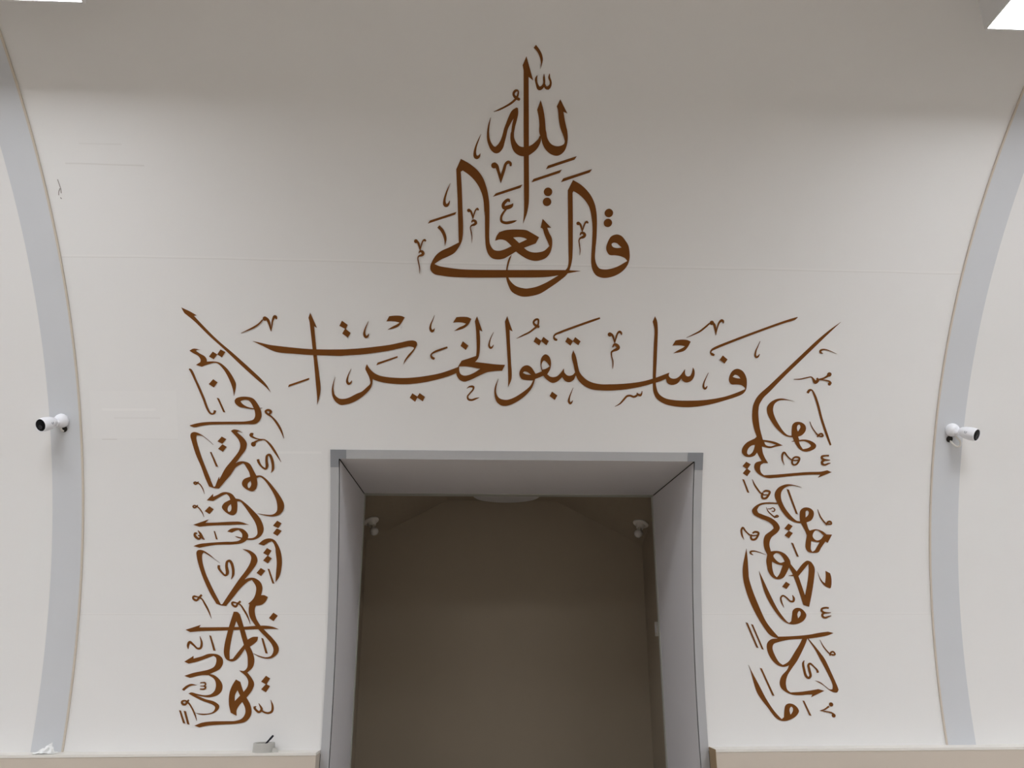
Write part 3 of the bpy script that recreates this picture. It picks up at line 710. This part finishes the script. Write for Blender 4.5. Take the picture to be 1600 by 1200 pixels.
s 8614,7430,3 8555,7565,20 8547,7723,28 8589,7780,27 8685,7679,20 8803,7578,18 8918,7557,18 9031,7569,18
s 8858,7624,18 8924,7654,25 9027,7626,27 9010,7524,25 8946,7444,25 8867,7437,24 8830,7500,25 8847,7601,21 8879,7642,19
M
s 9863,7701,25 9772,7700,23 9671,7676,30 9663,7631,31 9733,7586,29 9848,7576,18 9905,7576,7
s 9757,7575,21 9680,7529,32 9695,7461,31 9764,7439,25 9854,7474,21 9921,7491,7
D
p 7537,7509 7666,7438 7573,7302 7436,7384
D
p 7561,7325 7672,7242 7577,7100 7451,7182
M
p 7444,7022 7499,7004 7653,6635 7601,6645
M
s 7726,7017,4 7805,6849,22 7911,6704,22 7982,6625,20 8051,6592,22
s 8049,6660,20 8116,6694,27 8230,6668,29 8199,6571,27 8133,6492,30 8043,6484,29 8011,6558,27 8038,6648,23
s 8040,6581,16 8187,6582,16
L
q 9145,6795* 8972,6850 8767,6885 8631,6866 8475,6786 8389,6662 8381,6527 8454,6359* 8561,6168 8770,5923 8977,5812 9136,5790* 9253,5590 9311,5456* 9277,5255 9277,5099 9345,5000 9482,4967 9641,4989 9710,5101 9836,5284* 9904,5246* 10025,5477* 9869,5480* 9754,5569 9571,5625 9385,5586* 9343,5657 9295,5814* 9431,5881 9497,6016 9484,6129 9379,6218 9219,6228 9118,6149 9099,5992 9113,5846* 9021,5857 8860,5991 8650,6259 8552,6505 8569,6685 8679,6799 8859,6845
h 9264,6038 9267,6127 9312,6150 9354,6105 9338,6016 9266,5948*
h 9470,5456 9538,5580 9617,5591 9790,5447* 9710,5346 9596,5312 9505,5367
h 9430,5296* 9573,5270 9676,5261* 9539,5034* 9470,5000 9425,5055 9425,5211
L
q 8465,6361* 8193,6373 7967,6338 7800,6232 7745,6142 7792,6030 7975,5924 8204,5831 8341,5720 8365,5642* 8275,5563 8128,5451 8084,5317 8096,5118 8186,4908* 8158,4742 8183,4565 8194,4499 8271,4346 8383,4258 8507,4237 8632,4281 8725,4413 8802,4571* 8873,4435 8928,4314 9055,3953 9178,3539* 9339,3485* 9427,3844 9506,4282 9523,4546 9456,4679 9411,4723 9320,4749 9206,4678 9014,4450* 8846,4655* 8820,4766 8708,4920 8572,4997 8436,5019 8288,5003* 8243,5207 8299,5385 8479,5542 8535,5654 8477,5787 8316,5921 8042,6031 7916,6087 7885,6165* 7946,6266 8103,6323 8466,6327*
h 8356,4886 8435,4959 8538,4931 8639,4809 8679,4721* 8547,4688 8412,4787
h 8314,4724* 8456,4654 8621,4615* 8520,4368 8451,4285* 8373,4368 8323,4544
h 9354,4667* 9357,4458 9310,4128 9237,3789* 9060,4325*
p 8781,4336 8883,4358 8963,4369 8950,4321
M
s 8146,6233,4 8199,6122,13 8291,6033,16 8383,5966,18 8451,5962,18 8496,5978,16 8462,6011,16 8417,5988,16 8384,5926,9
s 8186,6189,9 8265,6189,14 8333,6219,13 8391,6168,16 8358,6116,16 8301,6127,11
M
s 7529,5327,3 7472,5449,23 7454,5604,27 7492,5660,27 7572,5560,20 7709,5449,20 7822,5439,18 7936,5461,16
s 7765,5505,20 7833,5543,27 7935,5517,29 7913,5428,27 7846,5339,29 7755,5332,29 7721,5394,27 7743,5472,20
M
p 8708,6749 8772,6732 9046,6041 8991,6054
D
p 8784,5780 8901,5711 8797,5574 8669,5641
D
p 8797,5579 8909,5517 8799,5371 8676,5451
M
p 8863,5254 8917,5236 9080,4855 9026,4868
M
s 9608,6185,3 9680,5995,16 9774,5861,18 9855,5783,20 9935,5767,20 10003,5777,21 9980,5839,25 9911,5834,23 9855,5744,21
M
s 7789,4900,6 7715,4950,25 7710,4988,27 7801,5010,20 7937,4984,13 8152,4907,3
M
q 9608,4447* 9677,4282 9754,4172 9815,4129* 9837,4282 9836,4470* 9965,4404* 9996,4283 9996,4107 9977,4008* 9947,3986* 9808,4052 9698,4183 9644,4315
L
q 7597,5083* 7630,4762 7650,4432 7659,4279 7744,3973 7892,3583 8101,3108 8270,2873 8434,2685* 8823,2697 9276,2733 9617,2790 9845,2817* 9996,2781* 9839,2721 9610,2675 9281,2630* 9438,2445 9604,2234 9705,2086 9875,1688 9987,1397 10017,1294* 9977,1228 9898,1223 9791,1264 9604,1409 9381,1534* 9522,1492 9668,1382 9783,1299 9850,1305* 9866,1398 9800,1605 9571,2086 9433,2361 9248,2637* 9195,2509 9068,2277 8917,2036 8770,1858 8621,1651 8567,1465 8593,1300 8676,1228* 8943,1241 9168,1267 9461,1311* 9619,1265* 9237,1103* 9281,1174* 9159,1171 8936,1155 8715,1173 8544,1243 8420,1353 8397,1486 8465,1652 8633,1817 8693,1932* 8617,1901 8505,1891 8374,1933 8226,2069 8126,2258 8098,2427 8130,2533 8235,2617 8416,2638* 8283,2681 8175,2756 8027,2959 7837,3280 7626,3756 7511,4169 7487,4410 7494,4586 7540,4828
h 9107,2626* 8706,2600 8433,2543 8296,2490 8256,2385 8322,2174 8423,2006 8519,1939* 8600,1974 8693,2036 8890,2299 9012,2467
L
q 7949,4462* 8087,4170 8259,3800 8472,3388 8707,3086 8762,3054* 8821,3097* 8850,3258 8878,3388 8971,3453 9106,3442 9216,3345 9252,3258 9183,3129 9044,3043 8884,3011 8728,3033 8596,3108 8402,3323 8188,3669 8092,3887 7997,4236
h 8998,3280 9023,3345 9059,3377 9097,3334 9087,3258 9016,3172*
M
s 8628,3474,5 8570,3604,20 8551,3735,22 8609,3789,22 8709,3735,20 8819,3637,22 8899,3637,28 8917,3713,30 8881,3800,9
D
p 8709,4169 8817,4101 8716,3968 8595,4035
M
s 9895,3453,22 9810,3463,22 9706,3435,26 9688,3388,30 9747,3334,29 9849,3323,17 9951,3333,6
s 9769,3318,19 9706,3280,29 9719,3215,30 9786,3193,24 9867,3219,19 9954,3247,6
M
p 7538,3070 7593,3055 7865,2385 7810,2400
M
p 7688,3023 7741,3006 8012,2339 7957,2358
M
s 9602,2604,3 9675,2445,14 9767,2318,16 9851,2233,18 9928,2201,21 10003,2211,20 9956,2281,22 9887,2264,21 9852,2180,18
L
q 7562,1946* 7650,1758 7807,1448 7998,1058 8192,753 8371,551* 8438,600* 8471,792 8514,903 8607,947 8737,922 8839,830 8864,749 8799,649 8658,559 8477,506 8346,515 8220,582 8023,835 7766,1202 7677,1489 7617,1758
h 8607,761 8623,831 8666,868 8706,831 8699,750 8628,660*
M
p 7873,1866 7927,1851 8226,1144 8165,1155
M
s 9124,2056,7 9088,1983,27 9102,1816,32 9145,1649,34 9207,1597,29 9268,1649,33 9247,1815,32 9235,1940,30 9282,1972,27 9377,1898,20 9469,1794,25 9480,1735,32
M
p 8990,1022 9038,1012 9198,630 9140,645
M
s 9451,760,4 9587,796,16 9706,866,22
d 9771,917 58,53
s 9451,760,4 9603,739,15 9755,708,19 9826,653,29
d 9813,633 53,48
"""

# ------------------------------------------------------------------ building the lettering on the vault
def cr(p0, p1, p2, p3, t):                                      # centripetal Catmull-Rom
    d = lambda a, b: max(1e-6, math.sqrt(math.hypot(a[0]-b[0], a[1]-b[1])))
    t1 = d(p0, p1); t2 = t1 + d(p1, p2); t3 = t2 + d(p2, p3); u = t1 + t*(t2-t1); o = []
    for a, b, c, e in zip(p0, p1, p2, p3):
        A1 = (t1-u)/t1*a + u/t1*b; A2 = (t2-u)/(t2-t1)*b + (u-t1)/(t2-t1)*c; A3 = (t3-u)/(t3-t2)*c + (u-t2)/(t3-t2)*e
        B1 = (t2-u)/t2*A1 + u/t2*A2; B2 = (t3-u)/(t3-t1)*A2 + (u-t1)/(t3-t1)*A3
        o.append((t2-u)/(t2-t1)*B1 + (u-t1)/(t2-t1)*B2)
    return o
def nseg(a, b): return max(2, min(14, int(math.dist(a[:2], b[:2])/6.0)+1))
def outline(P, C):
    n = len(P); out = []
    for i in range(n):
        a, b = P[i], P[(i+1) % n]
        if C[i] and C[(i+1) % n]: out.append(a); continue
        p0 = [2*a[0]-b[0], 2*a[1]-b[1]] if C[i] else P[i-1]
        p3 = [2*b[0]-a[0], 2*b[1]-a[1]] if C[(i+1) % n] else P[(i+2) % n]
        k = nseg(a, b)
        out += [cr(p0, a, b, p3, q/k) for q in range(k)]
    return out
def ribbon(P):
    n = len(P); Q = []
    for i in range(n-1):
        a, b = P[i], P[i+1]
        p0 = P[i-1] if i else [2*x-y for x, y in zip(a, b)]
        p3 = P[i+2] if i+2 < n else [2*y-x for x, y in zip(a, b)]
        k = nseg(a, b)
        Q += [cr(p0, a, b, p3, q/k) for q in range(k)]
    Q.append(P[-1]); L, Rr = [], []
    for i, s in enumerate(Q):
        a, b = Q[max(0, i-1)], Q[min(len(Q)-1, i+1)]
        dx, dy = b[0]-a[0], b[1]-a[1]; l = math.hypot(dx, dy) or 1; h = max(s[2], .5)
        L.append((s[0]-dy/l*h, s[1]+dx/l*h)); Rr.append((s[0]+dy/l*h, s[1]-dx/l*h))
    return L, Rr

LAYER = [0]
def flat_mesh(kind, toks, holes):
    bm = bmesh.new()
    val = [[float(a)/5 for a in t.rstrip('*').split(',')] for t in toks]
    if kind == 's':
        L, Rr = ribbon(val)
        lv = [bm.verts.new((x, y, 0)) for x, y in L]; rv = [bm.verts.new((x, y, 0)) for x, y in Rr]
        for i in range(len(lv)-1): bm.faces.new((lv[i], rv[i], rv[i+1], lv[i+1]))
    else:
        if kind == 'd':
            (cx, cy), (rx, ry) = val
            loops = [[(cx+rx*math.cos(k*math.pi/16), cy+ry*math.sin(k*math.pi/16)) for k in range(32)]]
        elif kind == 'p': loops = [val]
        else: loops = [outline(val, [t.endswith('*') for t in toks])]
        for h in holes:
            hv = [[float(a)/5 for a in t.rstrip('*').split(',')] for t in h]
            loops.append(outline(hv, [t.endswith('*') for t in h]))
        pts = [Vector((p[0], p[1], 0)) for lp in loops for p in lp]
        V = [bm.verts.new(p) for p in pts]
        for t in tessellate_polygon([[Vector((p[0], p[1], 0)) for p in lp] for lp in loops]):
            try: bm.faces.new([V[i] for i in t])
            except ValueError: pass
        ys = [p.y for p in pts]; y = math.floor(min(ys)/40)*40+40
        while y < max(ys):
            bmesh.ops.bisect_plane(bm, geom=bm.verts[:]+bm.edges[:]+bm.faces[:], plane_co=(0, y, 0), plane_no=(0, 1, 0), dist=1e-4)
            y += 40
    return bm

def put(mb, bm):                                                # lay the flat shape on the vault as thin vinyl
    LAYER[0] += 1
    off = .0018 + (LAYER[0] % 9)*.00018
    bm.verts.index_update()
    top = [wp(v.co.x/1000, v.co.y/1000/R, off) for v in bm.verts]
    bot = [wp(v.co.x/1000, v.co.y/1000/R, -.0005) for v in bm.verts]
    n = len(top); fs = [tuple(v.index for v in f.verts) for f in bm.faces]
    for e in bm.edges:
        if len(e.link_faces) == 1:
            i, j = e.verts[0].index, e.verts[1].index
            fs.append((i, j, n+j, n+i))
    mb.add(top+bot, fs)
    bm.free()

INSCRIPTIONS = {
    'A': ('brown calligraphy stacked in a tall triangle at the top of the wall', (.12, 2.55)),
    'B': ('brown line of calligraphy running level just above the portal', (.1, 2.75)),
    'C': ('brown column of sideways calligraphy on the wall left of the portal', (-1.35, 1.2)),
    'D': ('brown column of sideways calligraphy on the wall right of the portal', (1.7, 1.2)),
}
PART = {'L': 'letter', 'M': 'vowel_mark', 'D': 'dot'}
root = None; part = None
def flush():
    global part
    if part:
        mb = MB(); shapes = part[1]; i = 0
        while i < len(shapes):
            k, toks = shapes[i]; holes = []; i += 1
            while i < len(shapes) and shapes[i][0] == 'h': holes.append(shapes[i][1]); i += 1
            put(mb, flat_mesh(k, toks, holes))
        L = Vector(root.location)
        mb.v = [tuple(Vector(p)-L) for p in mb.v]
        mb.build(PART[part[0]], M_INK, root)
    part = None
for ln in LETTERING.split('\n'):
    t = ln.split()
    if not t: continue
    if t[0] == 'T':
        flush(); lab, (x, z) = INSCRIPTIONS[t[1]]
        root = thing('calligraphy_inscription', lab, 'calligraphy', wp(x, ph(z)), 'calligraphy around the portal')
    elif t[0] in 'LMD': flush(); part = (t[0], [])
    else: part[1].append((t[0], t[1:]))
flush()

# ------------------------------------------------------------------ bullet cameras on the ribs
def bullet_camera(pos, side, reach, aim, label, hole, loop):
    P = Vector(pos); p = ph(P.z); P = wp(P.x, p, .004)
    root = thing('security_camera', label, 'camera', P, 'bullet cameras on the ribs')
    N = Vector((0, -math.cos(p), -math.sin(p)))
    b = MB(); b.lathe([(.036, 0), (.0375, .004), (.0375, .010), (.036, .018), (.031, .030), (.022, .039), (.012, .043)], axis=N, n=36)
    b.build('mount_base', M_WHITE, root, smooth=40)
    A = Vector(aim).normalized()
    J = N*.040 + Vector((side*.006, 0, -.004))
    E_ = J + Vector((side*reach, -.008, .002))
    s = MB(); s.lathe([(.004, -.016), (.011, -.013), (.015, -.006), (.016, 0), (.015, .006), (.011, .013), (.004, .016)], o=J, axis=N, n=24)
    s.tube([J, J+(E_-J)*.5, E_, E_+A*.015], .0105, 16)
    s.build('joint', M_WHITE, root, smooth=50)
    body = MB()
    prof = [(.010, 0), (.021, .003), (.027, .012), (.032, .028), (.0355, .048), (.0365, .064), (.0360, .080), (.0345, .092), (.0335, .094)]
    body.lathe(prof, o=E_, axis=A, n=40, cap1=False)
    body.lathe([(.0335, .094), (.0318, .094), (.0312, .088)], o=E_, axis=A, n=40, cap0=False, cap1=False)
    bo = body.build('body', M_WHITE, root, smooth=50)
    f = MB(); f.lathe([(.0316, .0885), (.0312, .0915), (.0290, .0925)], o=E_, axis=A, n=40)
    fo = f.build('front_plate', M_BLACK, root, smooth=40)
    fo['label'] = 'glossy black front plate'
    upv = (Vector((0, 0, 1)) - A*A.z).normalized()
    l = MB(); l.lathe([(.0125, .0925), (.0125, .0945), (.0105, .0952), (.0095, .0942)], o=E_-upv*.010, axis=A, n=28)
    l.build('lens', M_GLASS, root, smooth=40)
    # small U-shaped mark on the flank
    sd = A.cross(upv).normalized()
    if sd.y > 0: sd = -sd
    g = MB()
    C0 = E_ + A*.050
    def flank(t, a):                                            # t along the body, a angle up from the flank
        r = .0358 + (t)*.02
        return C0 + A*t + (sd*math.cos(a) + upv*math.sin(a))*(r+.0004)
    pts = [flank(-.0050, .17), flank(-.0050, .02)] + [flank(-.0050*math.cos(k*math.pi/8), .02-.15*math.sin(k*math.pi/8)) for k in range(1, 8)] + [flank(.0050, .02), flank(.0050, .17)]
    g.tube(pts, .0014, 8)
    g.build('emblem', M_GREY, root, smooth=60)
    h = Vector(hole); hp = ph(h.z); H = wp(h.x, hp, .0045) - P
    HN = Vector((0, -math.cos(hp), -math.sin(hp)))
    q = MB(); q.lathe([(.0185, 0), (.0185, .0015), (.016, .002)], o=H, axis=HN, n=28)
    q.build('cable_grommet', M_HOLE, root, smooth=40)
    c = MB(); c.tube([Vector(v)+H for v in loop], .005, 12)
    c.build('cable', M_CABLE, root, smooth=60)
    return root
def arc(pts, k=8):
    out = []
    P = [pts[0]] + list(pts) + [pts[-1]]
    P = [list(p) for p in P]; P[0] = [2*a-b for a, b in zip(P[1], P[2])]; P[-1] = [2*a-b for a, b in zip(P[-2], P[-3])]
    for i in range(1, len(P)-2):
        for q in range(k):
            t = q/k
            out.append([.5*(2*b + (c-a)*t + (2*a-5*b+4*c-d)*t*t + (-a+3*b-3*c+d)*t**3) for a, b, c, d in zip(P[i-1], P[i], P[i+1], P[i+2])])
    out.append(P[-2]); return out
bullet_camera((-2.190, 0, 2.738), -1, .006, (-.31, -.86, -.43), 'white bullet camera on the left grey rib, aimed left', (-2.184, 0, 2.698),
              arc([(.004, -.004, .034), (-.004, -.014, .018), (-.006, -.018, .0), (-.002, -.012, -.012), (.0, -.001, -.012)]))
bullet_camera((2.658, 0, 2.738), 1, .013, (.50, -.79, -.45), 'white bullet camera on the right grey rib, aimed right', (2.652, 0, 2.690),
              arc([(.018, -.018, .026), (.026, -.026, .004), (.040, -.030, -.020), (.036, -.028, -.044), (.018, -.026, -.050), (.006, -.020, -.036), (.002, -.002, -.012)]))

# ------------------------------------------------------------------ inside the niche
def bulb_holder(x, y, label):
    z = niche_z(x, y); h = .02
    N = Vector(((niche_z(x+h, y)-niche_z(x-h, y))/(2*h), (niche_z(x, y+h)-niche_z(x, y-h))/(2*h), -1)).normalized()
    root = thing('lamp_holder', label, 'lamp', (x, y, z), 'bare bulbs in the niche')
    b = MB(); b.lathe([(.052, .0005), (.056, .004), (.056, .010), (.050, .014), (.034, .017), (.030, .022), (.027, .040), (.025, .046)], axis=N, n=36)
    b.build('base', M_CERAM, root, smooth=40)
    s = MB(); s.lathe([(.0135, .044), (.0135, .052), (.0145, .053), (.0135, .055), (.0145, .057), (.0135, .059)], axis=N, n=24)
    s.build('screw_cap', M_BRASS, root, smooth=40)
    g = MB(); pr = [(.0135, .058), (.017, .066)]
    for k in range(0, 15):
        a = -.95 + k*(math.pi/2+.95)/14
        pr.append((max(.0006, .031*math.cos(a)), .090 + .031*math.sin(a)))
    g.lathe(pr, axis=N, n=32); g.build('bulb', M_BULB, root, smooth=60)
bulb_holder(-.742, 5.84, 'unlit bare bulb at upper left of the niche, half hidden by the jamb')
bulb_holder(1.221, 5.83, 'unlit bare bulb in a white holder at upper right of the niche')

t = thing('disc_light', 'round unlit disc light in the middle of the niche ceiling', 'light', (.232, 5.70, niche_z(.232, 5.70)-.004))
b = MB(); b.lathe([(.236, .0005), (.240, .006), (.240, .038), (.236, .044)], axis=(0, 0, -1), n=64); b.build('rim', M_CERAM, t, smooth=40)
b = MB(); b.lathe([(.232, .040), (.226, .050), (.20, .055), (.10, .059), (.002, .060)], axis=(0, 0, -1), n=64); b.build('diffuser', M_DISC, t, smooth=40)

t = thing('light_switch', 'small switch plate on the right side wall of the niche', 'switch', (NR, 5.745, 1.70))
b = MB(); b.box((-.009, -.035, -.048), (-.0005, .035, .048)); b.build('plate', M_CERAM, t, bevel=.002)
b = MB(); b.box((-.014, -.014, -.026), (-.008, .014, .026)); b.build('rocker', M_DISC, t, bevel=.0015)

# ------------------------------------------------------------------ odds and ends on the left ledge
random.seed(4)
b = MB(); n = 22; vs, fs = [], []
for i in range(n):
    for k in range(n):
        u, v = i/(n-1)*2-1, k/(n-1)*2-1
        x = .078*u; y = .026*v
        h = .055*math.exp(-((u-.12)/.16)**2 - (v-.1)**2*1.2) + .040*math.exp(-((u-.52)/.14)**2 - (v+.1)**2*1.5)
        h += .026*math.exp(-((u+.42)/.15)**2 - (v+.2)**2*1.5)
        h += .010*abs(math.sin(7*u+3*v)) + .006*abs(math.sin(11*u-5*v+1))
        h *= (1-abs(u)**4)*(1-.8*abs(v)**3)
        x += .012*math.sin(9*v+2*u); y += .010*math.sin(8*u+v)
        vs.append((x + .20*h, y, h + .003))
for i in range(n-1):
    for k in range(n-1): fs.append((i*n+k, (i+1)*n+k, (i+1)*n+k+1, i*n+k+1))
b.add(vs, fs)
o = b.build('tissue', M_PAPER)
o.location = (-2.150, FRONT+.052, LEDGE); o.scale = (.62, .9, .70)
sm = o.modifiers.new('thick', 'SOLIDIFY'); sm.thickness = .0015; sm.offset = 1
tag(o, 'crumpled white tissue on the left ledge at the foot of the grey rib', 'tissue')

t = thing('tape_roll', 'short pale grey roll of tape on the left ledge below the calligraphy column', 'tape', (-1.062, FRONT+.058, LEDGE))
b = MB(); b.lathe([(.040, .0), (.0535, .0), (.0540, .002), (.0535, .042), (.052, .0435), (.042, .0435), (.040, .042)], n=48, cap0=False, cap1=False)
b.lathe([(.040, .042), (.040, 0)], n=48, cap0=False, cap1=False)
b.build('roll', M_TAPE, t, smooth=40)
b = MB(); b.lathe([(.0385, .001), (.0405, .001), (.0405, .041), (.0385, .041)], n=48, cap0=False, cap1=False)
b.build('core', M_RAW, t, smooth=40)
b = MB(); b.prism([(.050, -.030, .002), (.084, -.034, .002), (.072, -.033, .020), (.052, -.030, .022)], (0, .001, 0)); b.build('loose_end', M_TAPE, t)

t = thing('pen', 'black pen leaning out of the pale roll on the left ledge', 'pen', (-1.085, FRONT+.052, LEDGE+.002))
A = Vector((.073, .004, .082)).normalized()
b = MB(); b.lathe([(.0015, .001), (.0042, .012), (.0048, .02), (.0048, .08)], axis=A, n=20); b.build('barrel', M_PEN, t, smooth=40)
b = MB(); b.lathe([(.0055, .078), (.0055, .098), (.004, .101)], axis=A, n=20); b.build('cap', M_PEN, t, smooth=40)
